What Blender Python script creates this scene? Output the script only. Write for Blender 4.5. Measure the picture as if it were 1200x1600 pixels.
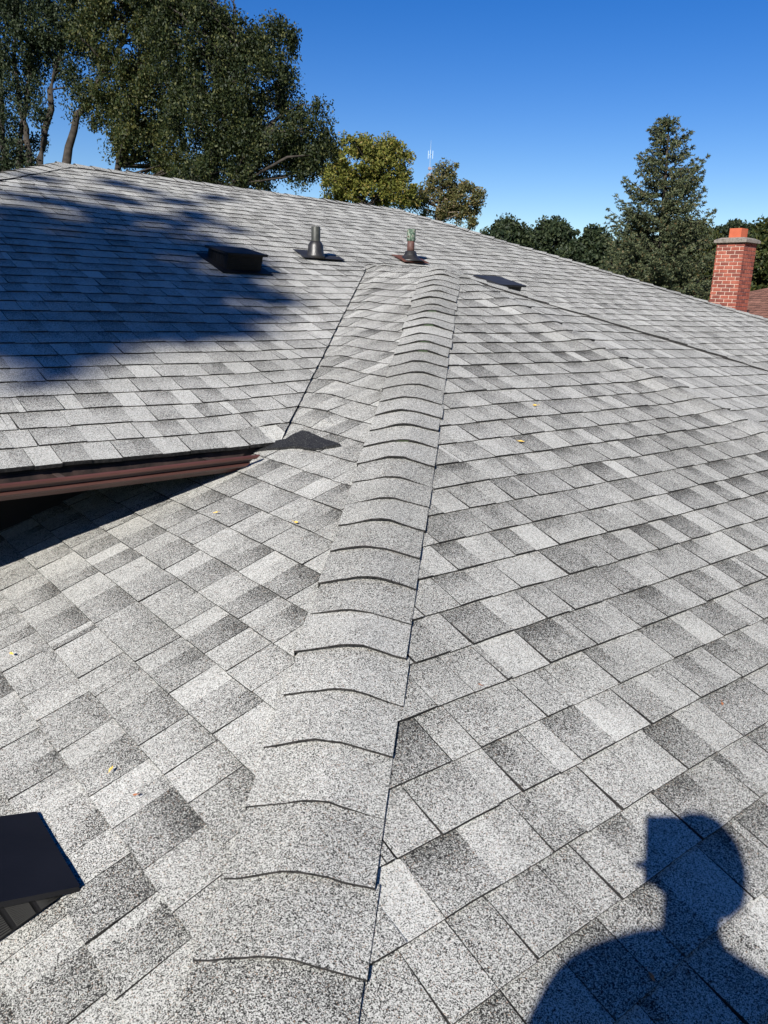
import bpy, math, random
import numpy as np
from mathutils import Vector, Matrix, noise
rad = math.radians
for o in list(bpy.data.objects): bpy.data.objects.remove(o)
scene = bpy.context.scene
COL = scene.collection

# ------------------------------------------------------------------ camera
F_PX = 1241.2; PITCH = rad(15.19); ROLL = rad(2.0); TH = rad(50.767)
ZC = 4.1                                   # camera height above the lawn
CAM = np.array([0, 0, ZC])
cp, sp = math.cos(PITCH), math.sin(PITCH); cr, sr = math.cos(ROLL), math.sin(ROLL)
CF = np.array([0, cp, -sp]); up0 = np.array([0, sp, cp]); r0 = np.array([1., 0, 0])
CR = r0 * cr + up0 * sr; CU = -r0 * sr + up0 * cr
cam_d = bpy.data.cameras.new("camera"); cam = bpy.data.objects.new("camera", cam_d); COL.objects.link(cam)
M3 = Matrix(((CR[0], CU[0], -CF[0]), (CR[1], CU[1], -CF[1]), (CR[2], CU[2], -CF[2])))
cam.matrix_world = Matrix.Translation(Vector(CAM)) @ M3.to_4x4()
cam_d.sensor_fit = 'HORIZONTAL'; cam_d.sensor_width = 36; cam_d.lens = 36 * F_PX / 1200
cam_d.clip_start = 0.05; cam_d.clip_end = 2000
scene.camera = cam
def ray(x, y): return CR * (x - 600) / F_PX + CU * (800 - y) / F_PX + CF
def at(x, y, depth): return CAM + ray(x, y) * depth         # a photo direction at a metric distance
def pix(P):
    q = np.asarray(P, float) - CAM; z = q @ CF
    return 600 + F_PX * (q @ CR) / z, 800 - F_PX * (q @ CU) / z

# ------------------------------------------------------------------ light
sun_to = ray(1042, 1286); sun_to /= np.linalg.norm(sun_to)       # light travels this way
SUN_EL = math.asin(-sun_to[2]); SUN_AZ = math.atan2(-sun_to[0], -sun_to[1])
world = bpy.data.worlds.new("World"); scene.world = world; world.use_nodes = True
wn = world.node_tree; wn.nodes.clear()
sky = wn.nodes.new('ShaderNodeTexSky'); sky.sky_type = 'NISHITA'; sky.sun_disc = False
sky.sun_elevation = SUN_EL; sky.sun_rotation = SUN_AZ
sky.air_density = 1.0; sky.dust_density = 0.0; sky.ozone_density = 2.4; sky.altitude = 200
bg = wn.nodes.new('ShaderNodeBackground'); bg.inputs[1].default_value = 0.051
wo = wn.nodes.new('ShaderNodeOutputWorld')
hs = wn.nodes.new('ShaderNodeHueSaturation'); hs.inputs['Saturation'].default_value = 1.46; hs.inputs['Value'].default_value = 1.12; hs.inputs['Hue'].default_value = .519
wn.links.new(sky.outputs[0], hs.inputs['Color']); wn.links.new(hs.outputs[0], bg.inputs[0]); wn.links.new(bg.outputs[0], wo.inputs[0])
sd = bpy.data.lights.new("sun", 'SUN'); sd.energy = 5.0; sd.angle = rad(0.53); sd.color = (1, .96, .893)
sun = bpy.data.objects.new("sun", sd); COL.objects.link(sun)
sun.rotation_euler = Vector(sun_to).to_track_quat('-Z', 'Y').to_euler()
scene.view_settings.view_transform = 'Standard'; scene.view_settings.look = 'None'
scene.view_settings.exposure = 1.0; scene.view_settings.gamma = 1

# ------------------------------------------------------------------ helpers
def tag(o, label=None, cat=None, group=None, kind=None):
    if label: o['label'] = label
    if cat: o['category'] = cat
    if group: o['group'] = group
    if kind: o['kind'] = kind
    return o
def empty(name, loc):
    o = bpy.data.objects.new(name, None); COL.objects.link(o); o.location = Vector(loc); o.empty_display_size = .1
    return o
def link(name, verts, faces, mats, parent=None, mi=None, smooth=False, attrs=None):
    me = bpy.data.meshes.new(name)
    off = np.array(parent.location) if parent is not None else np.zeros(3)
    q = parent
    while q is not None and q.parent is not None:
        q = q.parent; off = off + np.array(q.location)
    v = np.asarray(verts, float) - off
    me.from_pydata(v.tolist(), [], [tuple(f) for f in faces]); 
    if not isinstance(mats, (list, tuple)): mats = [mats]
    for m in mats: me.materials.append(m)
    if mi is not None: me.polygons.foreach_set('material_index', np.asarray(mi, dtype=np.int32))
    if smooth: me.polygons.foreach_set('use_smooth', np.ones(len(me.polygons), dtype=bool))
    if attrs is not None:
        a = me.color_attributes.new('tab', 'FLOAT_COLOR', 'CORNER')
        a.data.foreach_set('color', np.asarray(attrs, dtype=np.float32).ravel())
    me.update()
    o = bpy.data.objects.new(name, me); COL.objects.link(o)
    if parent is not None: o.parent = parent
    return o
class MB:
    def __init__(s): s.v = []; s.f = []; s.m = []
    def add(s, vs, fs, m=0):
        b = len(s.v); s.v += [tuple(map(float, x)) for x in vs]; s.f += [tuple(i + b for i in f) for f in fs]; s.m += [m] * len(fs)
    def box(s, c, ax, ay, az, m=0, taper=1.0):
        c, ax, ay, az = map(np.asarray, (c, ax, ay, az)); vs = []
        for k in (-1, 1):
            t = taper if k > 0 else 1
            for i, j in ((-1, -1), (1, -1), (1, 1), (-1, 1)): vs.append(c + ax * i * t + ay * j * t + az * k)
        s.add(vs, [(3, 2, 1, 0), (4, 5, 6, 7), (0, 1, 5, 4), (1, 2, 6, 5), (2, 3, 7, 6), (3, 0, 4, 7)], m)
    def tube(s, pts, rs, n=8, m=0, cap=True):
        pts = [np.asarray(p, float) for p in pts]; b = len(s.v); k = len(pts)
        for i, p in enumerate(pts):
            d = pts[min(i + 1, k - 1)] - pts[max(i - 1, 0)]; d /= np.linalg.norm(d) + 1e-12
            a = np.cross(d, [0, 0, 1.] if abs(d[2]) < .95 else [1., 0, 0]); a /= np.linalg.norm(a); c = np.cross(d, a)
            for j in range(n):
                t = 2 * math.pi * j / n; s.v.append(tuple(p + rs[i] * (a * math.cos(t) + c * math.sin(t))))
        for i in range(k - 1):
            for j in range(n):
                s.f.append((b + i * n + j, b + i * n + (j + 1) % n, b + (i + 1) * n + (j + 1) % n, b + (i + 1) * n + j)); s.m.append(m)
        if cap:
            s.f.append(tuple(b + j for j in reversed(range(n)))); s.f.append(tuple(b + (k - 1) * n + j for j in range(n))); s.m += [m, m]
    def build(s, name, mats, parent=None, smooth=False):
        return link(name, s.v, s.f, mats, parent, s.m, smooth)

def mat(name, col, rough=.8, metal=0, spec=.3):
    m = bpy.data.materials.new(name); m.use_nodes = True; b = m.node_tree.nodes['Principled BSDF']
    b.inputs['Base Color'].default_value = (*col, 1); b.inputs['Roughness'].default_value = rough
    b.inputs['Metallic'].default_value = metal; b.inputs['Specular IOR Level'].default_value = spec
    return m
def nd(m, t, **k):
    n = m.node_tree.nodes.new(t)
    for a, b in k.items(): setattr(n, a, b)
    return n
def ramp(m, stops, mode='LINEAR'):
    n = nd(m, 'ShaderNodeValToRGB'); e = n.color_ramp.elements; n.color_ramp.interpolation = mode
    while len(e) < len(stops): e.new(.5)
    for q, (p, c) in zip(e, stops): q.position = p; q.color = (*c, 1) if len(c) == 3 else c
    return n
def L(m, a, b): m.node_tree.links.new(a, b)
def math_n(m, op, a, b=None):
    n = nd(m, 'ShaderNodeMath', operation=op)
    for i, x in enumerate((a, b)):
        if x is None: continue
        if isinstance(x, (int, float)): n.inputs[i].default_value = x
        else: L(m, x, n.inputs[i])
    return n.outputs[0]
def noisy(name, stops, scale, rough=.8, detail=4, bump=.2, metal=0, spec=.3, bscale=None):
    m = mat(name, (.5, .5, .5), rough, metal, spec); b = m.node_tree.nodes['Principled BSDF']
    tc = nd(m, 'ShaderNodeTexCoord'); n = nd(m, 'ShaderNodeTexNoise'); n.inputs['Scale'].default_value = scale; n.inputs['Detail'].default_value = detail
    L(m, tc.outputs['Object'], n.inputs['Vector']); r = ramp(m, stops); L(m, n.outputs[0], r.inputs[0]); L(m, r.outputs[0], b.inputs['Base Color'])
    if bump:
        n2 = nd(m, 'ShaderNodeTexNoise'); n2.inputs['Scale'].default_value = bscale or scale * 3; n2.inputs['Detail'].default_value = 3
        L(m, tc.outputs['Object'], n2.inputs['Vector'])
        bp = nd(m, 'ShaderNodeBump'); bp.inputs['Strength'].default_value = bump; bp.inputs['Distance'].default_value = .01
        L(m, n2.outputs[0], bp.inputs['Height']); L(m, bp.outputs[0], b.inputs['Normal'])
    return m
def shingle_mat(name, light, dark, black, tint=(1, 1, 1)):
    """ceramic granules on asphalt: each granule its own grey, tone and shadow band carried per tab"""
    m = mat(name, (.3, .3, .3), .92, 0, .12); b = m.node_tree.nodes['Principled BSDF']
    tc = nd(m, 'ShaderNodeTexCoord'); at_ = nd(m, 'ShaderNodeVertexColor', layer_name='tab')
    sep = nd(m, 'ShaderNodeSeparateColor'); L(m, at_.outputs[0], sep.inputs[0])
    vo = nd(m, 'ShaderNodeTexVoronoi'); vo.inputs['Scale'].default_value = 590; L(m, tc.outputs['Object'], vo.inputs['Vector'])
    sv = nd(m, 'ShaderNodeSeparateColor'); L(m, vo.outputs['Color'], sv.inputs[0])
    # share of light granules: tone minus the dark blend band near the head of the exposure
    n1 = nd(m, 'ShaderNodeTexNoise'); n1.inputs['Scale'].default_value = 9; n1.inputs['Detail'].default_value = 5; n1.inputs['Roughness'].default_value = .65
    L(m, tc.outputs['Object'], n1.inputs['Vector'])
    n2 = nd(m, 'ShaderNodeTexNoise'); n2.inputs['Scale'].default_value = 90; n2.inputs['Detail'].default_value = 3
    L(m, tc.outputs['Object'], n2.inputs['Vector'])
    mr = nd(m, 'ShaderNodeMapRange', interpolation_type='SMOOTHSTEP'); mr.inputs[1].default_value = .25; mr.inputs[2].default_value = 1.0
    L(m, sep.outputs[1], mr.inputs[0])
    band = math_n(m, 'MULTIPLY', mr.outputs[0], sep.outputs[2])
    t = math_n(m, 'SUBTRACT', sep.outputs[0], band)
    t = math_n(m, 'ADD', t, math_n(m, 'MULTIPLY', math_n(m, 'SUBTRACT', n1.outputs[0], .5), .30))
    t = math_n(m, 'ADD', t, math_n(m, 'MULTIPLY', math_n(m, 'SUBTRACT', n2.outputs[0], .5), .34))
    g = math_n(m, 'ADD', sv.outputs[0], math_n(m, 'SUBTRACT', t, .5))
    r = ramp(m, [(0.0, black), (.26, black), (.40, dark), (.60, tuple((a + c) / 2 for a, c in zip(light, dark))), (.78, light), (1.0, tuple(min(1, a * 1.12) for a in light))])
    L(m, g, r.inputs[0])
    # rare tan granules and faint dirt
    mx = nd(m, 'ShaderNodeMix', data_type='RGBA'); mx.inputs[7].default_value = (.32 * tint[0], .20 * tint[1], .13 * tint[2], 1)
    gt = math_n(m, 'GREATER_THAN', sv.outputs[1], .975); L(m, math_n(m, 'MULTIPLY', gt, .6), mx.inputs[0]); L(m, r.outputs[0], mx.inputs[6])
    n3 = nd(m, 'ShaderNodeTexNoise'); n3.inputs['Scale'].default_value = 1.7; n3.inputs['Detail'].default_value = 6; L(m, tc.outputs['Object'], n3.inputs['Vector'])
    r3 = ramp(m, [(.35, (.86, .86, .85)), (.62, (1, 1, 1))]); L(m, n3.outputs[0], r3.inputs[0])
    mm = nd(m, 'ShaderNodeMix', data_type='RGBA', blend_type='MULTIPLY'); mm.inputs[0].default_value = 1
    L(m, mx.outputs[2], mm.inputs[6]); L(m, r3.outputs[0], mm.inputs[7]); L(m, mm.outputs[2], b.inputs['Base Color'])
    bp = nd(m, 'ShaderNodeBump'); bp.inputs['Strength'].default_value = .55; bp.inputs['Distance'].default_value = .0015
    L(m, sv.outputs[2], bp.inputs['Height']); L(m, bp.outputs[0], b.inputs['Normal'])
    return m
M_SH = shingle_mat('grey granules', (.415, .412, .384), (.143, .142, .133), (.016, .016, .0155))
M_EDGE = noisy('asphalt edge', [(.4, (.008, .008, .008)), (.7, (.035, .032, .03))], 90, .95, bump=.3)
M_BROWN = shingle_mat('brown granules', (.22, .11, .082), (.11, .05, .038), (.04, .02, .016))
M_GUT = noisy('brown gutter enamel', [(.3, (0.0561, 0.0204, 0.0153)), (.7, (0.0748, 0.0289, 0.0221))], 6, .38, bump=.05, spec=.5)
M_GUTIN = noisy('gutter dark brown', [(.35, (.012, .009, .008)), (.7, (.05, .03, .025))], 14, .9, bump=.3)  # darker brown for the gutter back, fascia and hangers
M_MEMB = noisy('black underlayment', [(.42, (.005, .005, .006)), (.60, (.012, .012, .013)), (.66, (.13, .13, .12))], 260, .7, bump=.4)
M_BLKPL = noisy('black vent plastic', [(.3, (.004, .004, .005)), (.7, (.009, .009, .010))], 20, .6, bump=.08, spec=.2)
M_BLKMT = noisy('matt black vent', [(.3, (.010, .010, .012)), (.7, (.022, .022, .025))], 8, .6, bump=.05, spec=.35)
M_LOUV = mat('vent louvre', (.03, .0295, .028), .5)
M_LOUV2 = mat('black louvre', (.005, .005, .0055), .6, 0, .2)
M_BLKN = noisy('near black vent', [(.3, (.0035, .0035, .0045)), (.7, (.007, .007, .009))], 8, .5, bump=.05, spec=.3)
M_RUB = noisy('rubber boot', [(.3, (.008, .0075, .007)), (.7, (.022, .02, .018))], 30, .42, bump=.15, spec=.5)
M_PIPE = noisy('weathered lead pipe', [(.3, (.018, .019, .016)), (.7, (.042, .044, .037))], 25, .5, bump=.1, metal=.1)
M_COPR = noisy('oxidised brown pipe', [(.3, (.035, .014, .012)), (.7, (.10, .05, .04))], 30, .6, bump=.2)
M_PAT = noisy('green patina', [(.35, (.02, .035, .026)), (.5, (.07, .11, .075)), (.6, (.22, .25, .20)), (.68, (.06, .04, .028))], 45, .8, bump=.3)
M_RUST = noisy('rusty flashing', [(.3, (.03, .018, .014)), (.55, (.10, .035, .022)), (.8, (.16, .10, .08))], 18, .8, bump=.2)
M_WALL = noisy('shade-dark siding', [(.3, (.008, .006, .006)), (.7, (.013, .009, .008))], 4, .8)  # near black: shade below the eave is put into the siding colour
M_BARK = noisy('bark', [(.3, (.012, .010, .008)), (.7, (.045, .037, .030))], 9, .95, bump=.6)
M_BARK2 = noisy('pale twig bark', [(.3, (.08, .06, .045)), (.7, (.20, .16, .12))], 9, .95, bump=.6)

# ------------------------------------------------------------------ roof geometry (metric frames measured from the courses)
q_ = math.pi / 2
def hz(az, t=0.): return np.array([math.sin(az), math.cos(az), t])
def nrm(v): v = np.asarray(v, float); return v / np.linalg.norm(v)
PIT = .355; PITM = .334; EXP = .143
h0 = CAM + ray(553, 1000) * (.143 / .0688)
DU = hz(TH)                                  # level direction of the slopes B and M
DA = hz(TH - q_)                             # level direction of slope A
HIP = nrm(hz(TH - q_ / 2, PIT / 2 ** .5))
upA = nrm(hz(TH, PIT)); upB = nrm(hz(TH - q_, PIT)); upM = nrm(hz(TH - q_, PITM))
def upn(a, b): n = nrm(np.cross(a, b)); return n * np.sign(n[2])
nA = upn(DA, HIP); nB = upn(DU, HIP); nM = upn(DU, upM)
def hit(x, y, n, P0): r = ray(x, y); return CAM + r * ((n @ (np.asarray(P0) - CAM)) / (n @ r))
V0 = hit(450, 668, nA, h0); R_ = hit(575, 415, nA, h0); nM = upn(DU, R_ - V0); upM = nrm(np.cross(DU, nM)); upM *= np.sign(upM[2]); VM = hit(512, 541, nA, h0)   # valley foot, valley head
PK = hit(700, 424, nB, h0)
OM = VM                                       # a point of M
def plane_x(n1, p1, n2, p2):                  # line of intersection
    d = nrm(np.cross(n1, n2)); A = np.array([n1, n2, d]); return np.linalg.solve(A, np.array([n1 @ p1, n2 @ p2, d @ np.asarray(p1)])), d
RL = hit(90, 255, nM, OM); RR = hit(620, 327, nM, OM)      # main ridge ends
HE = hit(1200, 500, nM, OM)
# slope C: slope B turned 3 degrees down about the seam running down from the peak
sA = hit(911, 523, nB, h0); sB = hit(1174, 668, nB, h0); PS = PK
dS = nrm(sB - PS); eS = np.cross(nB, dS); eS *= np.sign(eS @ DU)
al = rad(-3.0); uC = eS * math.cos(al) + nB * math.sin(al); nC = upn(uC, dS)
C2a = hit(722, 424, nC, PS); C2m = hit(898, 479, nC, PS); C2b = hit(1200, 577, nC, PS)
dC2 = nrm(C2b - PS)
nF = upn(dC2, nrm(R_ - PK))
if nF @ nC > .999: nF = nC

def wob(P):        # sheathing is never flat: a few mm of swell
    v = Vector((P[0] * 1.3, P[1] * 1.3, P[2] * 1.3))
    return .010 * noise.noise(v) + .0045 * noise.noise(v * 3.7 + Vector((7, 3, 1)))
def clip(poly, n2, d2):     # keep n.x <= d, 2-D
    out = []
    for i in range(len(poly)):
        a, b = poly[i], poly[(i + 1) % len(poly)]
        da = n2[0] * a[0] + n2[1] * a[1] - d2; db = n2[0] * b[0] + n2[1] * b[1] - d2
        if da <= 0: out.append(a)
        if (da < 0 < db) or (db < 0 < da):
            t = da / (da - db); out.append((a[0] + (b[0] - a[0]) * t, a[1] + (b[1] - a[1]) * t))
    return out
def halfplane(p, q, inside):   # 2-D half plane through p,q containing inside
    n = (q[1] - p[1], -(q[0] - p[0])); d = n[0] * p[0] + n[1] * p[1]
    if n[0] * inside[0] + n[1] * inside[1] > d: n = (-n[0], -n[1]); d = -d
    l = math.hypot(*n); return ((n[0] / l, n[1] / l), d / l)

def shingle_slope(name, parent, O, u, v, n, regions, u0, u1, v0, v1, seed, m=None, exp=EXP, lift=None, contrast=1.0, voff=0., thk=1.0, tadd=0., uend=None, wa=1.):
    """courses of laminated shingles: every tab a thin wedge with its own butt; regions = list of lists of half planes"""
    rnd = random.Random(seed); O, u, v, n = map(np.asarray, (O, u, v, n))
    V = []; F = []; MI = []; AT = []
    k0 = math.floor((v0 - voff) / exp); k1 = math.ceil((v1 - voff) / exp)
    for k in range(k0, k1 + 1):
        x = u0 - rnd.random() * .3; va = k * exp + voff; raised = rnd.random() < .5
        crs = rnd.uniform(-.0015, .0015); ue = uend(va, rnd) if uend else None
        shj = x + rnd.uniform(.1, 1)     # joints between whole shingles
        step = rnd.uniform(-.0025, .0025)
        while x < u1:
            if ue is not None and x > ue - .03: break
            w = (rnd.choice((.105, .12, .13, .14, .155, .17)) if not raised else rnd.choice((.085, .10, .115, .13, .15))) * rnd.uniform(.92, 1.08)
            if rnd.random() < .05: w = rnd.uniform(.02, .045)
            raised = (not raised) if rnd.random() < .95 else raised
            if ue is not None: w = min(w, ue - x)
            if x > shj: shj += 1.0; step = rnd.uniform(-.003, .003)
            th = ((.0105 if raised else .0065) + crs) * thk
            tone = (.53 if raised else .635) + tadd + rnd.gauss(0, .055) * contrast
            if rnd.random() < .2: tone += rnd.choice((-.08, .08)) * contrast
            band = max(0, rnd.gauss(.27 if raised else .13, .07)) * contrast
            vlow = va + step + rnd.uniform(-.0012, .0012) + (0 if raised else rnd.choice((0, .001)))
            slant = rnd.uniform(-.004, .004)
            nc = max(1, int(w / .06)); b = len(V); ids = {}; faces = []
            cut = rnd.choice((0, 0, .3, .45)); flip = rnd.random() < .2; ltone = rnd.uniform(.0, .07)
            for c in range(nc):
                xa = x + w * c / nc; xb = x + w * (c + 1) / nc
                rough = .0012
                for (ya, yb) in ((vlow, vlow + .5 * exp), (vlow + .5 * exp, va + exp + .012)):
                    quad = [(xa, ya), (xb, ya), (xb, yb), (xa, yb)]
                    for reg in regions:
                        pl = quad
                        for (n2, d2) in reg:
                            pl = clip(pl, n2, d2)
                            if len(pl) < 3: break
                        if len(pl) < 3: continue
                        f = []
                        for (pu, pv) in pl:
                            key = (round(pu, 5), round(pv, 5))
                            if key not in ids:
                                ids[key] = len(V)
                                tt = min(1, max(0, (pv - vlow) / exp)); s = th * (1 - tt) + .0008
                                P = O + u * (pu + slant * (1 - tt)) + v * (pv + (0 if tt > .05 else rough * rnd.uniform(-1, 1)))
                                h = s + wob(P) * wa + (lift(pu, pv) if lift else 0)
                                V.append(P + n * h)
                            if not f or f[-1] != ids[key]: f.append(ids[key])
                        if len(f) > 2 and f[0] == f[-1]: f.pop()
                        if len(f) < 3: continue
                        on = (c / nc >= cut) != (flip and cut > 0)
                        faces.append((f, band if on else band * .12, 0 if on else ltone))
            if faces:
                inv = {i: kk for kk, i in ids.items()}
                cnt = {}
                for f, bd, lt in faces:
                    F.append(f); MI.append(0)
                    for i in f:
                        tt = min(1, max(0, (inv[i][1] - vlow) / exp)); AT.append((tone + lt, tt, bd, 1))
                    for a, c in zip(f, f[1:] + f[:1]): cnt[(a, c)] = 1
                low = {}
                for (a, c) in cnt:
                    if (c, a) in cnt: continue
                    for i in (a, c):
                        if i not in low: low[i] = len(V); V.append(V[i] - n * .016)
                    F.append([c, a, low[a], low[c]]); MI.append(1); AT += [(tone, .2, 0, 1)] * 4
            x += w + (.0012 if rnd.random() < .7 else .003)
    nn = np.array(V)
    # consistent winding (outward)
    o = link(name, V, F, [m or M_SH, M_EDGE], parent, MI, False, AT)
    return o

def frame(O, u, v):
    O, u, v = map(np.asarray, (O, u, v)); return lambda P: (float((np.asarray(P) - O) @ u), float((np.asarray(P) - O) @ v))

# ------------------------------------------------------------------ the house
house = tag(empty('house', (0, -.5, 0)), 'house with pale grey shingled hip roofs filling the foreground, brown gutter at the left', 'house')
# slope A (left of the near hip)
fA = frame(h0, -DA, upA)           # u runs away from the main house, keeps winding upward
inA = fA(at(250, 1050, 1.9) if False else hit(250, 1050, nA, h0))
def inset(h, e): return (h[0], h[1] - e)
hpA = [inset(halfplane(fA(h0), fA(h0 + HIP), inA), .03), halfplane(fA(PK), fA(R_), inA)]
vRd = nrm(R_ - V0)
def liftA(pu, pv):   # shingles sweep up where they meet the valley
    P = h0 + (-DA) * pu + upA * pv; w_ = P - V0; al_ = w_ @ vRd
    if al_ < -.05: return 0
    d = np.linalg.norm(w_ - vRd * al_); return .012 * math.exp(-((d - .16) / .08) ** 2)
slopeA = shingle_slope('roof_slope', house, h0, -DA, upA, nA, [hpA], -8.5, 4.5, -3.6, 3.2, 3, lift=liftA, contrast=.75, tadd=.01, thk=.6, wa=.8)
slopeA['label'] = 'near left slope with diagonal grey shingles, partly under the brown gutter'
# slope B, up to the seam
fB = frame(h0, DU, upB); inB = fB(hit(900, 900, nB, h0))
hpB = [inset(halfplane(fB(h0), fB(h0 + HIP), inB), .03)]
def endB(va, rnd):
    a, b = fB(PS), fB(PS + dS); t = (va + .07 - a[1]) / (b[1] - a[1]); return max(a[0] + (b[0] - a[0]) * t, a[0] - .02 + max(0, va - a[1]) * 0) + .05 + rnd.uniform(-.045, .045)
seam2 = [fB(PS), fB(PS + dS)]
def liftB(pu, pv):   # the last tabs before the seam ride up and curl over
    P = h0 + DU * pu + upB * pv; w_ = P - PS; al_ = w_ @ dS
    if al_ < 0: return 0
    d = np.linalg.norm(w_ - dS * al_); k = min(1, al_ / .6)
    return k * .019 * math.exp(-((w_ @ DU - dS @ DU * al_ + .04) / .17) ** 2) + .004
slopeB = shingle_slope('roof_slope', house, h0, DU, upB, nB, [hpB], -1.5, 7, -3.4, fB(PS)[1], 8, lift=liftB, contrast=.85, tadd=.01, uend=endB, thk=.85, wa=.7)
slopeB['label'] = 'near right slope of grey shingles carrying the person shadow'
# slope C between the seam and the far hip
uCc = uC; vC = -dS
fC = frame(PS, uCc, vC); inC = fC(hit(1080, 600, nC, PS))
hpC = [halfplane(fC(PS - uCc * .01), fC(PS - uCc * .01 + dS), inC), halfplane(fC(PS), fC(PS + dC2), inC)]
slopeC = shingle_slope('roof_slope', house, PS, uCc, vC, nC, [hpC], -.2, 7, -5.5, .3, 12, exp=EXP * 1.05, contrast=.55, voff=.07, thk=.65, tadd=.09, wa=.5)  # tadd pales the tabs: grazing-view brightness put into the tone
slopeC['label'] = 'smooth pale slope beyond the ragged seam at right'
# hidden far slope F
vF = nrm(np.cross(nF, dC2)); vF = vF * np.sign(vF[2]); 
Fd = nrm(hz(TH, 0) - nF * (nF @ hz(TH, 0)));
gF = nrm(np.array([0, 0, 1.]) - nF * nF[2]); lF = np.cross(gF, nF)
fF = frame(PK, lF, gF)
xp, xd = plane_x(nF, PK, nM, OM); xd = xd * (-np.sign(xd[2]))            # valley F/M descends
inF = fF(R_ + (PK - R_) * .5 - gF * .5 + xd * 0)
hpF = [halfplane(fF(PK), fF(PK + dC2), fF(PK + dC2 - gF)), halfplane(fF(PK), fF(R_), fF(PK - gF * 2)), halfplane(fF(xp), fF(xp + xd), fF(PK + dC2 * .5))]
slopeF = shingle_slope('roof_slope', house, PK, lF, gF, nF, [hpF], -6, 6, -5, .3, 21)
slopeF['label'] = 'far slope mostly hidden behind the right hip'
# main slope M
EA0 = hit(0, 735, nM, OM); EA1 = hit(450, 691, nM, OM); EAV = (EA0 + EA1) / 2
fM = frame(EAV, DU, upM)
vR = fM(R_)[1]; kR = round((vR) / EXP) * EXP
hl = lambda p, q, i: halfplane(fM(p), fM(q), fM(i))
hipL_d = nrm(hz(TH + q_ * 1.5, -PITM / 2 ** .5)); hipR_d = nrm(HE - RR)
inM = EAV + upM * 1.0
ridge = hl(RL, RR, inM); hipL = hl(RL, RL + hipL_d, inM); hipR = hl(RR, HE, inM)
Vv = hl(V0, R_, inM)
below = ((0, 1), kR); above = ((0, -1), -kR)
Rp = fM(R_); 
regs = [[hipL, Vv, below, ((0, -1), 0.0)], [ridge, hipL, hipR, above],
        [below, hipR, halfplane(fM(xp), fM(xp + xd), fM(xp + DU * 3)), ((-1, 0), -Rp[0] - .02)]]
def liftM(pu, pv):
    P = EAV + DU * pu + upM * pv; h = 0
    w_ = P - V0; al_ = w_ @ vRd
    if al_ > -.1:
        d = np.linalg.norm(w_ - vRd * al_); h += (.016 * max(0, 1 - d / .35)) if pv < kR else 0
    return h
slopeM = shingle_slope('roof_slope', house, EAV, DU, upM, nM, regs, -7.5, 11, 0, 5.2, 33, lift=liftM, contrast=.7, thk=.68, tadd=.07, wa=.7)  # tadd lifts the granule tone to stand in for grazing-angle paleness
slopeM['label'] = 'main slope rising to the long ridge, tree shadow on its left end'
# decks closing the hidden back of the main roof
mb = MB()
gz = 2.9
backL = RL + hz(TH - q_, -PITM) * 3.0 - DU * 3; backR = RR + hz(TH - q_, -PITM) * 3.2 + DU * 3
LL = RL + hipL_d * 4.2; LR = RR + hipR_d * 7
LL2 = RL + hz(TH - q_ * .5 - q_, -PITM / 2 ** .5) * 0 + hz(TH - q_, -PITM) * 3.0 - DU * 3
mb.add([RL, RR, backR, backL], [(0, 1, 2, 3)]); mb.add([RL, backL, LL], [(0, 1, 2)]); mb.add([RR, LR, backR], [(0, 1, 2)])
o = link('roof_slope', mb.v, mb.f, [M_SH], house, None, False, [(.6, .3, .1, 1)] * 10); o['label'] = 'back slopes of the main roof behind the ridge'

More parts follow.
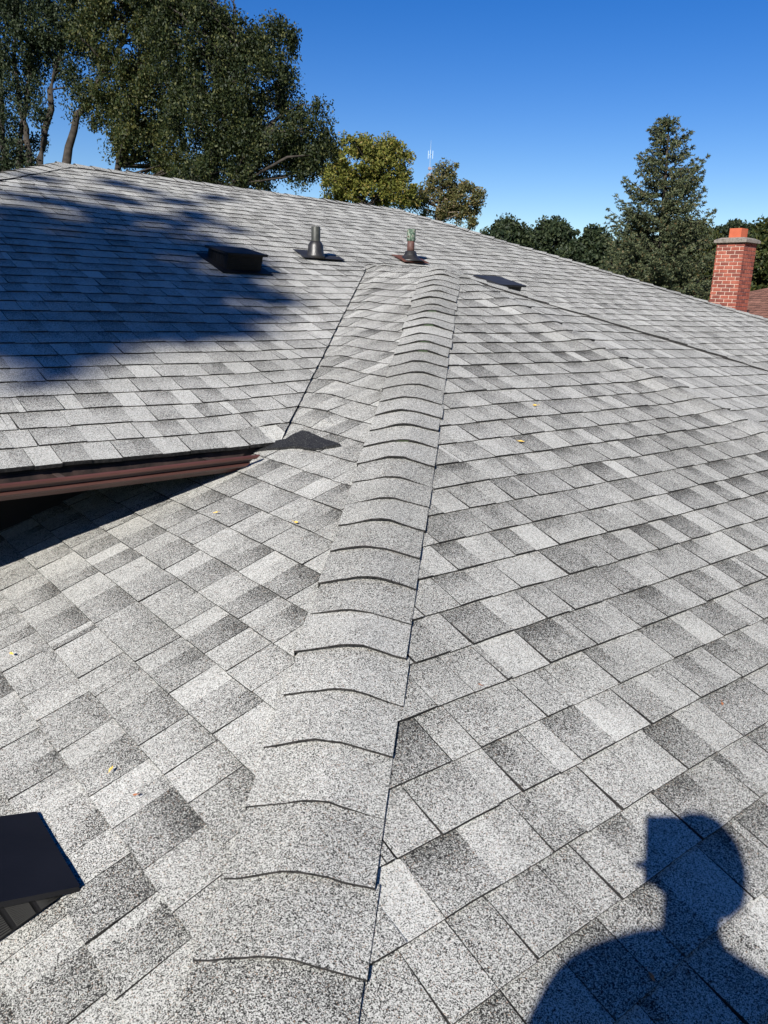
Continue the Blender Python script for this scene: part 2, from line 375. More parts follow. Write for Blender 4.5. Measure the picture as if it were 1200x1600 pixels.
# caps along a hip or ridge: bent slabs, each lapping the one below
def caps(name, O, d, length, nL, nR, half, exp, seed, start=0., th=.007, soft=1.0, m=None, jag=.006, rise=0., skirt=.016):
    """O start (low end), d direction up; nL/nR outward normals of the two sides"""
    rnd = random.Random(seed); V = []; F = []; MI = []; AT = []
    d = nrm(d); sL = nrm(np.cross(nL, d)); sR = nrm(np.cross(nR, d)); 
    sL *= 1; sR *= 1
    top = nrm(nL + nR)
    side = np.cross(d, top)
    if sL @ side > 0: sL = -sL
    if sR @ side < 0: sR = -sR
    N = 10; k = 0; s = start
    while s < length:
        L_ = exp + .02; tone = .60 + rnd.gauss(0, .05); band = rnd.choice((0, .03, .08)); tk = th * rnd.uniform(.4, 1.4); skx = rnd.uniform(-.010, .010); b = len(V)
        hl_, hr_ = half + rnd.uniform(-jag, jag), half + rnd.uniform(-jag, jag); sk = rnd.uniform(-.008, .008); hump = rnd.uniform(.7, 1.3)
        rows = 3; grid = []
        for r in range(rows):
            t = r / (rows - 1)
            for j in range(N + 1):
                a = -1 + 2 * j / N
                w = abs(a) * (hl_ if a < 0 else hr_); S_ = sL if a < 0 else sR
                # soften the crest
                rr = .05 * soft; drop = 0.0
                base = O + d * (s + L_ * t + (sk * a if r == 0 else 0) + (rnd.uniform(-.0016, .0016) if r == 0 else 0)) + S_ * w
                crest = -.008 * soft * max(0, 1 - w / rr) ** 2 + rise
                edge = th * 1.0
                h = crest + .0095 + tk * (1 - t) + .007 * hump * (1 - t) * max(0, 1 - abs(a - skx * 20)) + .002 * (1 - t) * math.sin(a * 5 + skx * 300)
                V.append(base + top * h + top * wob(base))
        for r in range(rows - 1):
            for j in range(N):
                f = [b + r * (N + 1) + j, b + r * (N + 1) + j + 1, b + (r + 1) * (N + 1) + j + 1, b + (r + 1) * (N + 1) + j]
                F.append(f); MI.append(0); AT += [(tone, r / 2, band, 1), (tone, r / 2, band, 1), (tone, (r + 1) / 2, band, 1), (tone, (r + 1) / 2, band, 1)]
        loop = list(range(len(V), len(V) + N + 1))
        for j in range(N + 1): V.append(V[b + j])
        lo = len(V)
        for j in loop: V.append(V[j] - top * .0065)
        for j in range(N): F.append([loop[j + 1], loop[j], lo + j, lo + j + 1]); MI.append(1); AT += [(tone, 0, 0, 1)] * 4
        for sgn in (0, N):
            c0 = [b + r * (N + 1) + sgn for r in range(rows)]; c = list(range(len(V), len(V) + rows)); V += [V[i] for i in c0]; l2 = len(V)
            for i in c: V.append(V[i] - top * skirt)
            for r in range(rows - 1):
                F.append([c[r], c[r + 1], l2 + r + 1, l2 + r]); MI.append(1); AT += [(tone, 0, 0, 1)] * 4
        k += 1; s = start + exp * k + rnd.uniform(-.006, .006)
    o = link(name, V, F, [m or M_SH, M_EDGE], house, MI, False, AT)
    for i, p in enumerate(o.data.polygons): p.use_smooth = (p.material_index == 0)
    return o
hipO = h0 - HIP * ((h0[1] - (-1.6)) / HIP[1])
Lh = np.linalg.norm(PK - hipO)
s0_ = (hit(558, 1540, nB, h0) - hipO) @ HIP
hc = caps('hip_cap', hipO, HIP, Lh - .03, nA, nB, .150, .1636, 5, start=s0_ % .1636, th=.0075, rise=.004, skirt=.022)
hc['label'] = 'bent cap shingles running up the near hip'
cap2O = PK + dC2 * 7.5
c2 = caps('hip_cap', cap2O, -dC2, 7.45, nC, nF, .12, .16, 6, rise=.006, skirt=.022, th=.005); c2['label'] = 'cap shingles along the hip descending to the right'
rc = caps('ridge_cap', PK + nrm(PK - R_) * .05, R_ - PK, np.linalg.norm(R_ - PK) + .04, nA, nF, .13, .16, 7, soft=1.3, jag=.012); rc['label'] = 'crumpled short ridge caps behind the near hip'
# main ridge and its hips
nBk = upn(DU, hz(TH - q_, -PITM)); nLf = upn(hipL_d, hz(TH - q_)); nRt = upn(hipR_d, hz(TH - q_))
caps('ridge_cap', RL - DU * .02, RR - RL, np.linalg.norm(RR - RL), nBk, nM, .15, .16, 9, th=.006)['label'] = 'cap shingles along the main ridge'
caps('hip_cap', RR + hipR_d * 7, -hipR_d, 7.0, nM, nRt, .15, .16, 10, th=.006)['label'] = 'cap shingles on the far hip right of the main ridge'
caps('hip_cap', RL + hipL_d * 4, -hipL_d, 4.0, nLf, nM, .15, .16, 11, th=.006)['label'] = 'shaded cap shingles on the hip at far left'

# eave of the main slope: fascia, gutter, soffit, walls
OUT = hz(TH + q_)
gutL, gutR = -6.5, float((hit(404, 712, nM, OM) - EAV) @ DU)
mb = MB()
def eav(t, o, z): return EAV + DU * t + OUT * o + np.array([0, 0, z])
EZ = np.array([0, 0, 1.])
mb.box(eav((gutL + gutR) / 2 + .12, -.04, -.052), DU * ((gutR - gutL) / 2 + .12), OUT * .012, EZ * .040)
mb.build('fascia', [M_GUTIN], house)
prof = [(-.022, -.022), (-.022, -.096), (.035, -.096), (.050, -.093), (.054, -.086), (.060, -.078), (.074, -.074), (.080, -.068), (.080, -.060), (.070, -.056), (.070, -.046), (.088, -.042), (.092, -.038), (.092, -.030), (.084, -.026), (.078, -.030)]
V = []; F = []; MI = []
xs = list(np.linspace(gutL, gutR - .07, 30)) + [gutR]
for i, x in enumerate(xs):
    sag = .003 * math.sin(x * 3)
    for j, (o_, z_) in enumerate(prof):
        xx = x
        if i == len(xs) - 1: xx = gutR - .10 * (1 - (z_ + .105) / .075) + 0.0   # end cut back on a slant
        V.append(eav(xx, o_, z_ + sag)); 
npf = len(prof)
for i in range(len(xs) - 1):
    for j in range(npf - 1):
        F.append((i * npf + j, i * npf + j + 1, (i + 1) * npf + j + 1, (i + 1) * npf + j)); MI.append(1 if j < 1 else 0)
g = link('gutter', V, F, [M_GUT, M_GUTIN], house, MI); sm = g.modifiers.new('s', 'SOLIDIFY'); sm.thickness = .0016; sm.offset = 0
g['label'] = 'dark brown metal eavestrough with a slanted cut end'
# straps and hidden hangers in the gutter
for x in np.arange(-2.2, gutR - .1, .6):
    mb = MB(); mb.box(eav(x, .03, -.036), DU * .012, OUT * .05, EZ * .001); mb.build('gutter_hanger', [M_GUTIN], house)
# soffit and wall below the main eave
M_SOF = mat('soffit', (.008, .006, .006), .9)  # near black as well, eave shade put into the colour
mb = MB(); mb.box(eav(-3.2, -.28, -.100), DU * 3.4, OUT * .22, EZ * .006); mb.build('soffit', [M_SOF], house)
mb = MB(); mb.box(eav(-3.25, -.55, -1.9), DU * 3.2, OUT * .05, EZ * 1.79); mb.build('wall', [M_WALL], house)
mb = MB()
wz = (ZC - 2.6)
mb.box((1.2, -1.0, wz / 2), DU * 2.2, DA * 2.6, EZ * wz / 2); mb.build('wall', [M_WALL], house)
# torn black underlayment flap at the foot of the valley
fl = [(385, 699), (405, 696), (425, 693), (447, 689.5), (460, 685), (475, 679), (484, 681), (497, 685), (510, 690), (521, 693), (533, 697.5), (522, 699.5), (510, 701.5), (500, 704), (489, 704.5), (478, 703), (468, 701), (455, 701), (440, 703), (422, 704), (405, 706), (388, 710)]
topc = [hit(x, y, nA, h0) + nA * (.022 if 3 < i < 7 else .012) for i, (x, y) in enumerate(fl)]
cen = sum(topc) / len(topc)
V = topc + [p - nA * .010 for p in topc]; n_ = len(fl)
F = [tuple(reversed(range(n_)))] + [(i, (i + 1) % n_, n_ + (i + 1) % n_, n_ + i) for i in range(n_)]
o = link('underlayment', V, F, [M_MEMB], house); o['label'] = 'torn black membrane flap at the foot of the valley'

# ------------------------------------------------------------------ roof fixtures
def wedge_vent(P, dn, lv, n, w, ln, h_up, h_dn, label, m, flash=True, top_over=.012):
    """slant-back vent: P = centre of the upslope edge on the roof, dn = downslope dir, lv = level dir"""
    dn, lv, n = map(nrm, (dn, lv, n)); r = tag(empty('roof_vent', P), label, 'roof vent', 'slant-back vents on the roof')
    if flash: mb = MB(); mb.box(P + dn * ln * .5 + n * .012, lv * (w / 2 + .05), dn * (ln / 2 + .05), n * .003); mb.build('flashing', [m], r)
    mb = MB(); i = .012
    a = [P + lv * s * (w / 2 - i) + dn * t + n * .006 for s, t in ((-1, .01), (1, .01), (1, ln - .02), (-1, ln - .02))]
    b = [P + lv * s * (w / 2 - i) + dn * t + n * h for s, t, h in ((-1, .01, h_up - .006), (1, .01, h_up - .006), (1, ln - .02, h_dn - .008), (-1, ln - .02, h_dn - .008))]
    mb.add(a + b, [(0, 1, 5, 4), (1, 2, 6, 5), (2, 3, 7, 6), (3, 0, 4, 7), (4, 5, 6, 7)])
    mb.build('body', [m], r)
    # hood: sheet with turned-down rim
    mb = MB(); v = []
    for dz in (0, -.016):
        for s, t, h in ((-1, -.01, h_up), (1, -.01, h_up), (1, ln + .01, h_dn), (-1, ln + .01, h_dn)):
            v.append(P + lv * s * (w / 2 + top_over) + dn * t + n * (h + dz))
    mb.add(v, [(0, 1, 2, 3), (0, 1, 5, 4), (1, 2, 6, 5), (2, 3, 7, 6), (3, 0, 4, 7)])
    hd = mb.build('hood', [m], r); bv = hd.modifiers.new('b', 'BEVEL'); bv.width = .003; bv.segments = 2
    # louvres: thin ribs over the two sides and the front
    mb = MB()
    for s in (-1, 1):
        for g_ in range(5):
            for k in range(14):
                t0 = ln * (.10 + .175 * g_); t1 = t0 + ln * .135; f = (k + .5) / 14
                for_ = []
                hh = lambda t: (h_up + (h_dn - h_up) * t / ln) - .02
                A_ = P + lv * s * (w / 2 - i + .001) + dn * t0 + n * (.012 + (hh(t0) - .012) * f)
                B_ = P + lv * s * (w / 2 - i + .001) + dn * t1 + n * (.012 + (hh(t1) - .012) * f)
                mb.box((A_ + B_) / 2, (B_ - A_) / 2, lv * .0025, n * .0012)
    for g_ in range(5):
        for k in range(9):
            t0 = -w / 2 + .03 + (w - .06) * g_ / 5; t1 = t0 + (w - .06) / 5 - .012; f = (k + .5) / 9
            A_ = P + lv * t0 + dn * (ln - .019) + n * (.012 + (h_dn - .03) * f); B_ = P + lv * t1 + dn * (ln - .019) + n * (.012 + (h_dn - .03) * f)
            mb.box((A_ + B_) / 2, (B_ - A_) / 2, dn * .0025, n * .0012)
    mb.build('louvre', [M_LOUV if m is M_BLKN else M_LOUV2], r)
    return r
# near vent at the lower left: upslope edge runs from (55,1280) to (118,1395)
e0_ = hit(52, 1284, nA, h0); e1_ = hit(119, 1396, nA, h0)
wv = .275
c_ = e1_ + DA * (wv / 2)
wedge_vent(c_, -upA, DA, nA, wv, .27, .016, .215, 'black slant-back roof vent cut by the left edge on the near left slope', M_BLKN, flash=False, top_over=.004)
# middle vent on the main slope
pv = hit(352, 425, nM, OM)                # its lower left corner
wedge_vent(pv + DU * .155 + upM * .33, -upM, DU, nM, .30, .33, .085, .14, 'black louvred roof vent on the shaded main slope, left of the two pipes', M_BLKPL)
# vent behind the right hip
pf = hit(775, 465, nM, OM)
wedge_vent(pf + DU * .165 + upM * .33, -upM, DU, nM, .30, .33, .085, .12, 'flat dark roof vent showing only its hood behind the right hip', M_BLKMT)
def ring(mb, c, r, h0_, h1_, r1, m=0, n=20, ax=EZ): mb.tube([c + ax * h0_, c + ax * h1_], [r, r1], n, m)
# vent pipe 1
c = hit(493, 404, nM, OM)
r = tag(empty('vent_pipe', c), 'grey-green plumbing vent pipe in a black rubber boot, left of the mossy pipe', 'vent pipe', 'plumbing pipes through the main slope')
mb = MB(); mb.box(c + nM * .022 - upM * .02 + DU * .05, DU * .20, upM * .045, nM * .002); mb.box(c + nM * .016 + upM * .08, DU * .12, upM * .09, nM * .002)
mb.build('flashing', [M_BLKMT], r)
mb = MB(); mb.tube([c, c + EZ * .03, c + EZ * .05, c + EZ * .105, c + EZ * .125, c + EZ * .135], [.085, .074, .066, .062, .050, .041], 24); mb.build('boot', [M_RUB], r, True)
mb = MB(); mb.tube([c + EZ * .10, c + EZ * .245, c + EZ * .249, c + EZ * .247, c + EZ * .18], [.037, .037, .034, .031, .031], 24, cap=False); mb.build('pipe', [M_PIPE], r, True)
# vent pipe 2
c = hit(641, 408, nM, OM)
r = tag(empty('vent_pipe', c), 'brown plumbing vent pipe with a mossy green top, behind the peak of the near hip', 'vent pipe', 'plumbing pipes through the main slope')
mb = MB(); mb.box(c + nM * .02, DU * .15, upM * .10, nM * .002); mb.build('flashing', [M_RUST], r)
mb = MB(); mb.tube([c, c + EZ * .015, c + EZ * .04, c + EZ * .055, c + EZ * .085, c + EZ * .09], [.13, .10, .075, .058, .050, .037], 24); mb.build('boot', [M_RUB], r, True)
mb = MB(); mb.tube([c + EZ * .05, c + EZ * .19], [.034, .033], 20); mb.build('pipe', [M_COPR], r, True)
mb = MB(); mb.tube([c + EZ * .175, c + EZ * .18, c + EZ * .27, c + EZ * .277, c + EZ * .275, c + EZ * .22], [.036, .0395, .0395, .037, .032, .032], 20, cap=False); mb.build('pipe_top', [M_PAT], r, True)

# ------------------------------------------------------------------ fallen leaves
M_LY = noisy('yellow leaf', [(.3, (.55, .33, .05)), (.7, (.75, .5, .12))], 60, .7, bump=.2)
M_LB = noisy('brown leaf', [(.3, (.22, .07, .025)), (.7, (.35, .13, .05))], 60, .7, bump=.2)
def leaf(x, y, n, P0, size, m, label, seed):
    rnd = random.Random(seed); c = hit(x, y, n, P0) + n * .016; a = rnd.uniform(0, 6.28)
    t1 = nrm(np.cross(n, [math.cos(a), math.sin(a), 0])); t2 = np.cross(n, t1); V = []; F = []
    pts = [(-1, 0, .1), (-.5, .35, .5), (.1, .5, .45), (.6, .28, .3), (1, 0, .6), (.6, -.3, .35), (.05, -.45, .5), (-.5, -.3, .55)]
    V.append(c + n * .001)
    for px_, py_, hz_ in pts: V.append(c + (t1 * px_ + t2 * py_) * size * rnd.uniform(.85, 1.15) + n * size * hz_ * rnd.uniform(.2, .7))
    F = [(0, i + 1, (i + 1) % 8 + 1) for i in range(8)]
    V += [c - t1 * size * 1.7 + n * size * .4 + t2 * .001, c - t1 * size * 1.7 + n * size * .4 - t2 * .001]; F.append((1, 9, 10))
    o = link('fallen_leaf', np.array(V) , F, [m]); s_ = o.modifiers.new('s', 'SOLIDIFY'); s_.thickness = .0006
    tag(o, label, 'leaf', 'fallen leaves on the shingles'); return o
leaf(22, 1028, nA, h0, .010, M_LY, 'yellow fallen leaf at the left edge of the near left slope', 1)
leaf(178, 1210, nA, h0, .009, M_LY, 'curled yellow leaf above the near black vent', 2)
leaf(216, 1250, nA, h0, .006, M_LB, 'small brown leaf just below the curled yellow one', 3)
leaf(339, 807, nA, h0, .010, M_LY, 'tan leaf scrap on the left slope below the gutter end', 4)
leaf(465, 823, nA, h0, .011, M_LY, 'orange split leaf on the left slope beside the hip caps', 5)
leaf(812, 695, nB, h0, .016, M_LY, 'yellow two-pronged leaf on the right slope, lower of a pair', 6)
leaf(834, 638, nB, h0, .015, M_LY, 'yellow leaf on the right slope, upper of a pair', 7)
leaf(747, 1077, nB, h0, .005, M_LB, 'tiny red leaf scrap on the right slope near the hip', 8)
leaf(1124, 1106, nB, h0, .008, M_LB, 'reddish leaf scrap on a course line above the head shadow', 9)
leaf(1012, 1534, nB, h0, .010, M_LB, 'brown leaf inside the shadow of the person', 10)

# ------------------------------------------------------------------ neighbour's house and chimney
nb = tag(empty('neighbour_house', at(1190, 480, 17) * [1, 1, 0]), 'neighbouring house with brown shingle roof and a red brick chimney at the right edge', 'house')
hipdir = nrm(hz(TH + q_ / 2, .36 / 2 ** .5)); lowc = at(1100, 471.5, 17.8) - hipdir * 2.5
lN = hz(TH + q_); gN = nrm(hz(TH, .36)); nN = upn(lN, gN)
fN = frame(lowc, -lN, gN); inN = fN(lowc + hipdir * 2 - gN * 1.0); vtop = fN(lowc + hipdir * 8)[1]
shingle_slope('roof_slope', nb, lowc, -lN, gN, nN, [[halfplane(fN(lowc), fN(lowc + hipdir), inN), ((0, 1), vtop)]], -11, 1, -1.5, vtop + .1, 44, M_BROWN, exp=.14, contrast=.7)['label'] = 'brown shingle slope behind the chimney'
mb = MB(); tN = lowc + hipdir * 8; fx = hz(TH + q_)
mb.add([lowc - gN * 1.5 - hipdir * 1.5, tN, tN + fx * 3, tN + fx * 3 + hz(TH, -.36) * 6, lowc + hz(TH) * 11 - EZ * .3, lowc - gN * 0 - hipdir * 1.5 - EZ * .15], [(0, 1, 5), (1, 4, 5), (1, 2, 3, 4)])
o = link('roof_slope', mb.v, mb.f, [M_BROWN], nb, None, False, [(.55, .3, .1, 1)] * 10); o['label'] = 'rear brown slopes'
mb = MB(); cW = lowc + hz(TH) * 5 + hz(TH + q_) * 4; mb.box((cW[0], cW[1], 1.4), hz(TH) * 4.6, hz(TH - q_) * 4, EZ * 1.4); mb.build('wall', [noisy('red brick wall', [(.3, (.16, .05, .035)), (.7, (.25, .09, .06))], 8, .9)], nb)
M_BRK = noisy('red brick', [(.25, (0.153, 0.0408, 0.0272)), (.5, (0.2295, 0.0629, 0.0408)), (.75, (0.2975, 0.0935, 0.0612))], 5, .9, bump=.4, bscale=60)
M_BRK2 = noisy('dark red brick', [(.25, (0.1105, 0.0323, 0.0238)), (.75, (0.187, 0.0527, 0.0374))], 9, .9, bump=.4, bscale=60)
M_MOR = noisy('pale mortar', [(.3, (.44, .33, .26)), (.7, (.56, .45, .37))], 30, .95, bump=.3)
M_CONC = noisy('concrete crown', [(.3, (0.1105, 0.09775, 0.085)), (.5, (0.187, 0.1658, 0.1445)), (.7, (0.085, 0.0748, 0.0612))], 14, .95, bump=.5)
M_FLUE = noisy('clay flue', [(.3, (0.323, 0.07225, 0.034)), (.7, (0.391, 0.09775, 0.04675))], 7, .8, bump=.15)
ctop = at(1163.7, 379, 14.4)                      # near top corner of the brickwork
cu, cv = hz(TH), hz(TH - q_); wu, wv_ = .44, .53
rnd = random.Random(5); cH = .066; nrow = 46
chim_e = MB()
cc = ctop + cu * wu / 2 + cv * wv_ / 2
chim_e.box(cc - EZ * nrow * cH / 2, cu * (wu / 2 - .006), cv * (wv_ / 2 - .006), EZ * (nrow * cH / 2 + .0), 0)
bl, bj = .166, .013
for k in range(nrow):
    z = -k * cH - cH / 2; hh = cH / 2 - bj / 2
    for (corner, d_, o_, W) in ((ctop, cu, -cv, wu), (ctop, cv, -cu, wv_), (ctop + cv * wv_, cu, cv, wu), (ctop + cu * wu, cv, cu, wv_)):
        odd = (k + (1 if d_ is cv else 0)) % 2
        x = 0.0; first = bl * .98 if odd else bl * .5
        while x < W - .01:
            w = min((first if x == 0 else bl), W - x)
            if W - x - w < .03: w = W - x
            a, b2 = x + (0 if x == 0 else bj / 2), x + w - (0 if x + w >= W - .001 else bj / 2)
            c1 = corner + d_ * (a + b2) / 2 + o_ * (-.010 + rnd.uniform(0, .0015)) + EZ * (z + rnd.uniform(-.001, .001))
            chim_e.box(c1, d_ * (b2 - a) / 2, o_ * .0125, EZ * hh, 2 if rnd.random() < .3 else 1)
            x += w
ch = chim_e.build('chimney', [M_MOR, M_BRK, M_BRK2], nb); ch['label'] = 'tall red brick chimney with pale mortar joints'
mb = MB()
mb.box(cc + EZ * .03, cu * (wu / 2 + .05), cv * (wv_ / 2 + .05), EZ * .028); mb.box(cc + EZ * .079, cu * (wu / 2 + .045), cv * (wv_ / 2 + .045), EZ * .019, taper=.72)
o = mb.build('chimney_crown', [M_CONC], ch); b_ = o.modifiers.new('b', 'BEVEL'); b_.width = .008; b_.segments = 2
mb = MB(); fw = .115
for (a_, b__, o1) in ((cu, cv, 1), (cu, cv, -1), (cv, cu, 1), (cv, cu, -1)):
    mb.box(cc + b__ * o1 * (fw - .012) + EZ * .16, a_ * (fw if a_ is cu else fw - .0245), b__ * .012, EZ * .105)
o = mb.build('chimney_flue', [M_FLUE], ch)
mb = MB(); fb = at(1166, 499, 13.2); mb.box(fb, cu * .06, cv * .01, EZ * .04); mb.build('flashing', [mat('grey flashing', (.35, .37, .40), .5, .5)], nb)

# ------------------------------------------------------------------ ground
def grass_mat():
    return noisy('lawn', [(.3, (.035, .06, .015)), (.55, (.06, .095, .025)), (.75, (.10, .11, .045))], 3, .95, detail=8, bump=.5, bscale=40)
V = [(-700, -300, 0), (700, -300, 0), (700, 1200, 0), (-700, 1200, 0)]
tag(link('ground', V, [(0, 1, 2, 3)], [grass_mat()]), None, None, None, 'structure')

# ------------------------------------------------------------------ trees
def foliage_mat(name, stops, trans=.25):
    m = mat(name, stops[0][1], .6, 0, .25); b = m.node_tree.nodes['Principled BSDF']
    g = nd(m, 'ShaderNodeNewGeometry'); r = ramp(m, stops); L(m, g.outputs['Random Per Island'], r.inputs[0]); L(m, r.outputs[0], b.inputs['Base Color'])
    tr = nd(m, 'ShaderNodeBsdfTranslucent'); L(m, r.outputs[0], tr.inputs[0]); mx = nd(m, 'ShaderNodeMixShader'); mx.inputs[0].default_value = trans
    out = m.node_tree.nodes['Material Output']; L(m, b.outputs[0], mx.inputs[1]); L(m, tr.outputs[0], mx.inputs[2]); L(m, mx.outputs[0], out.inputs[0])
    return m
M_F1 = foliage_mat('dark broadleaf', [(0, (.006, .012, .0035)), (.5, (.014, .023, .006)), (.85, (.036, .046, .012)), (1, (.095, .095, .032))])
M_F2 = foliage_mat('olive autumn leaf', [(0, (.055, .066, .011)), (.5, (.105, .115, .020)), (.85, (.16, .15, .028)), (1, (.19, .13, .036))])
M_F3 = foliage_mat('dull olive leaf', [(0, (.042, .052, .018)), (.5, (.085, .085, .028)), (1, (.14, .105, .042))])
M_F4 = foliage_mat('deep green leaf', [(0, (0.009792, 0.01836, 0.007344)), (.6, (0.02203, 0.03427, 0.01469)), (1, (0.0459, 0.05814, 0.02326))])
M_F5 = foliage_mat('spruce needles', [(0, (0.024, 0.036, 0.0176)), (.5, (0.052, 0.0656, 0.032)), (.9, (0.104, 0.116, 0.056)), (1, (0.12, 0.072, 0.032))], .12)
M_F6 = foliage_mat('mixed green leaf', [(0, (0.01224, 0.02081, 0.00612)), (.6, (0.0306, 0.04284, 0.01102)), (1, (0.07956, 0.07344, 0.01836))])  # green to olive tones, random per leaf

def leaf_cloud(rs, centres, radii, per, size, aspect=.5, droop=0., st=.75):
    """per leaves round every clump centre, as loose quads"""
    N = len(centres) * per
    c = np.repeat(np.asarray(centres), per, 0); rr = np.repeat(np.asarray(radii), per)[:, None]
    d = rs.normal(size=(N, 3)); d /= np.linalg.norm(d, axis=1)[:, None]
    p = c + d * rr * (rs.random((N, 1)) ** .6) * [1, 1, st]
    a = rs.normal(size=(N, 3)); a[:, 2] -= droop; a /= np.linalg.norm(a, axis=1)[:, None]
    b = np.cross(a, rs.normal(size=(N, 3))); b /= np.linalg.norm(b, axis=1)[:, None]
    s = size * rs.uniform(.6, 1.3, (N, 1))
    v = np.stack([p - a * s, p + b * s * aspect, p + a * s, p - b * s * aspect], 1).reshape(-1, 3)
    f = np.arange(4 * N).reshape(N, 4)
    return v, f
def fast_mesh(name, v, f, m, parent):
    off = np.array(parent.location)
    me = bpy.data.meshes.new(name); v = v - off
    me.vertices.add(len(v)); me.vertices.foreach_set('co', v.ravel().astype(np.float32))
    me.loops.add(f.size); me.loops.foreach_set('vertex_index', f.ravel().astype(np.int32))
    me.polygons.add(len(f)); me.polygons.foreach_set('loop_start', np.arange(0, f.size, f.shape[1], dtype=np.int32)); me.polygons.foreach_set('loop_total', np.full(len(f), f.shape[1], dtype=np.int32))
    me.materials.append(m); me.update(calc_edges=True); me.validate()
    o = bpy.data.objects.new(name, me); COL.objects.link(o); o.parent = parent; return o
def tree(name, base, blobs, label, m, seed, clumps=160, per=110, leaf_s=.09, clump_r=.35, trunk_r=.2, trunks=None, bark=None, group=None, cat='tree', twigs=.6, shell=.45, droop=.3, stretch=.75):
    """blobs: (centre, (rx,ry,rz)) ellipsoids that make up the uneven crown"""
    rs = np.random.RandomState(seed); base = np.array(base, float); base[2] = 0
    r = tag(empty(name, base), label, cat, group)
    vol = np.array([b[1][0] * b[1][1] * b[1][2] for b in blobs]) ** .7; vol /= vol.sum()
    cs = []; 
    while len(cs) < clumps:
        i = rs.choice(len(blobs), p=vol); c, rad_ = blobs[i]; d = rs.normal(size=3); d /= np.linalg.norm(d)
        cs.append(np.asarray(c) + d * np.asarray(rad_) * (shell + (1 - shell) * rs.random() ** .6))
    cs = np.array(cs); rr = clump_r * rs.uniform(.55, 1.35, len(cs))
    v, f = leaf_cloud(rs, cs, rr, per, leaf_s, droop=droop, st=stretch)
    fast_mesh('crown', v, f, m, r)
    mb = MB()
    zc = np.mean([b[0][2] for b in blobs]); cx = np.mean([b[0][0] for b in blobs]); cy = np.mean([b[0][1] for b in blobs])
    trunks = trunks or [[(base[0], base[1], 0), (base[0] * .6 + cx * .4, base[1] * .6 + cy * .4, zc * .55), (cx, cy, zc)]]
    nodes = []
    for tp in trunks:
        tp = [np.array(t, float) for t in tp]; pts = []; 
        for a, b in zip(tp[:-1], tp[1:]):
            for k in range(5): 
                w_ = rs.normal(size=3) * .035; pts.append(a + (b - a) * k / 5 + w_ * (k > 0))
        pts.append(tp[-1]); n_ = len(pts); rads = [trunk_r * (1 - .78 * (i / (n_ - 1)) ** .8) for i in range(n_)]
        mb.tube(pts, rads, 8); nodes += [(p, q) for p, q in list(zip(pts, rads))[n_ // 3:]]
    for c in cs[: int(len(cs) * twigs)]:
        # limb from the nearest lower trunk node to the clump
        best = min(nodes, key=lambda q: np.linalg.norm(q[0] - c) + (2.0 if q[0][2] > c[2] else 0))
        p, q = best; mid = (p + c) / 2 + rs.normal(size=3) * .12 * np.linalg.norm(c - p) + [0, 0, .08 * np.linalg.norm(c - p)]
        r0_ = min(q * .55, .012 + .018 * np.linalg.norm(c - p)); mb.tube([p, mid, c], [r0_, r0_ * .6, r0_ * .22], 5, cap=False)
    mb.build('trunk', [bark or M_BARK], r, True)
    return r
def blob(x, y, depth, rx, rz, ry=None): return (at(x, y, depth), (rx * depth / F_PX, (ry or rx) * depth / F_PX, rz * depth / F_PX))

# left group of big dark trees behind the ridge
D1 = 17.0
b1 = [blob(395, 130, D1, 70, 60), blob(475, 205, D1, 50, 44), blob(485, 240, D1, 36, 30), blob(300, 70, D1, 70, 75), blob(400, 235, D1, 70, 40), blob(330, 190, D1, 75, 55), blob(260, -40, D1, 75, 60), blob(425, 62, D1, 38, 24), blob(370, 60, D1, 40, 35), blob(350, 280, D1, 75, 20), blob(455, 150, D1, 30, 26), blob(470, 255, D1, 28, 22)]
tree('broadleaf_tree', at(330, 470, D1), b1, 'large dark broadleaf tree leaning right over the ridge, rightmost of the tall dark trees', M_F1, 11, clumps=520, per=260, leaf_s=.033, clump_r=.27, stretch=1.3, droop=1.0, trunk_r=.16,
     trunks=[[at(300, 480, D1), at(330, 270, D1), at(350, 190, D1), at(368, 110, D1)], [at(310, 470, D1), at(385, 240, D1), at(440, 180, D1)]], twigs=.5)
D2 = 19.0
b2 = [blob(200, 60, D2, 80, 70), blob(220, 150, D2, 70, 60), blob(235, 225, D2, 60, 40), blob(170, -40, D2, 90, 60), blob(285, 265, D2, 60, 25), blob(150, 170, D2, 35, 30)]
tree('broadleaf_tree', at(200, 480, D2), b2, 'tall olive-leaved tree with a leaning trunk, between the bare-trunked tree and the rightmost dark tree', M_F6, 12, clumps=330, per=260, leaf_s=.036, clump_r=.28, stretch=1.3, droop=1.0, trunk_r=.12,
     trunks=[[at(85, 300, D2), at(120, 180, D2), at(180, 90, D2), at(235, -30, D2)], [at(150, 480, D2), at(190, 200, D2), at(215, 100, D2)]], twigs=.45)
D3 = 21.0
b3 = [blob(20, 60, D3, 70, 80), blob(80, 20, D3, 70, 60), blob(30, 190, D3, 45, 60), blob(0, -60, D3, 130, 60), blob(120, 90, D3, 40, 60), blob(10, 250, D3, 50, 20)]
tree('broadleaf_tree', at(40, 480, D3), b3, 'thin-leaved dark tree with several bare upright trunks at the left edge', M_F4, 13, clumps=330, per=220, leaf_s=.040, clump_r=.32, stretch=1.4, droop=1.0, trunk_r=.13,
     trunks=[[at(60, 500, D3), at(62, 250, D3), at(85, 120, D3), at(110, 0, D3), at(130, -80, D3)], [at(20, 500, D3), at(30, 250, D3), at(45, 120, D3), at(50, -20, D3)],
             [at(0, 500, D3), at(8, 250, D3), at(0, 100, D3), at(-10, -50, D3)], [at(48, 500, D3), at(46, 240, D3), at(30, 150, D3), at(20, 20, D3)]], twigs=.55)
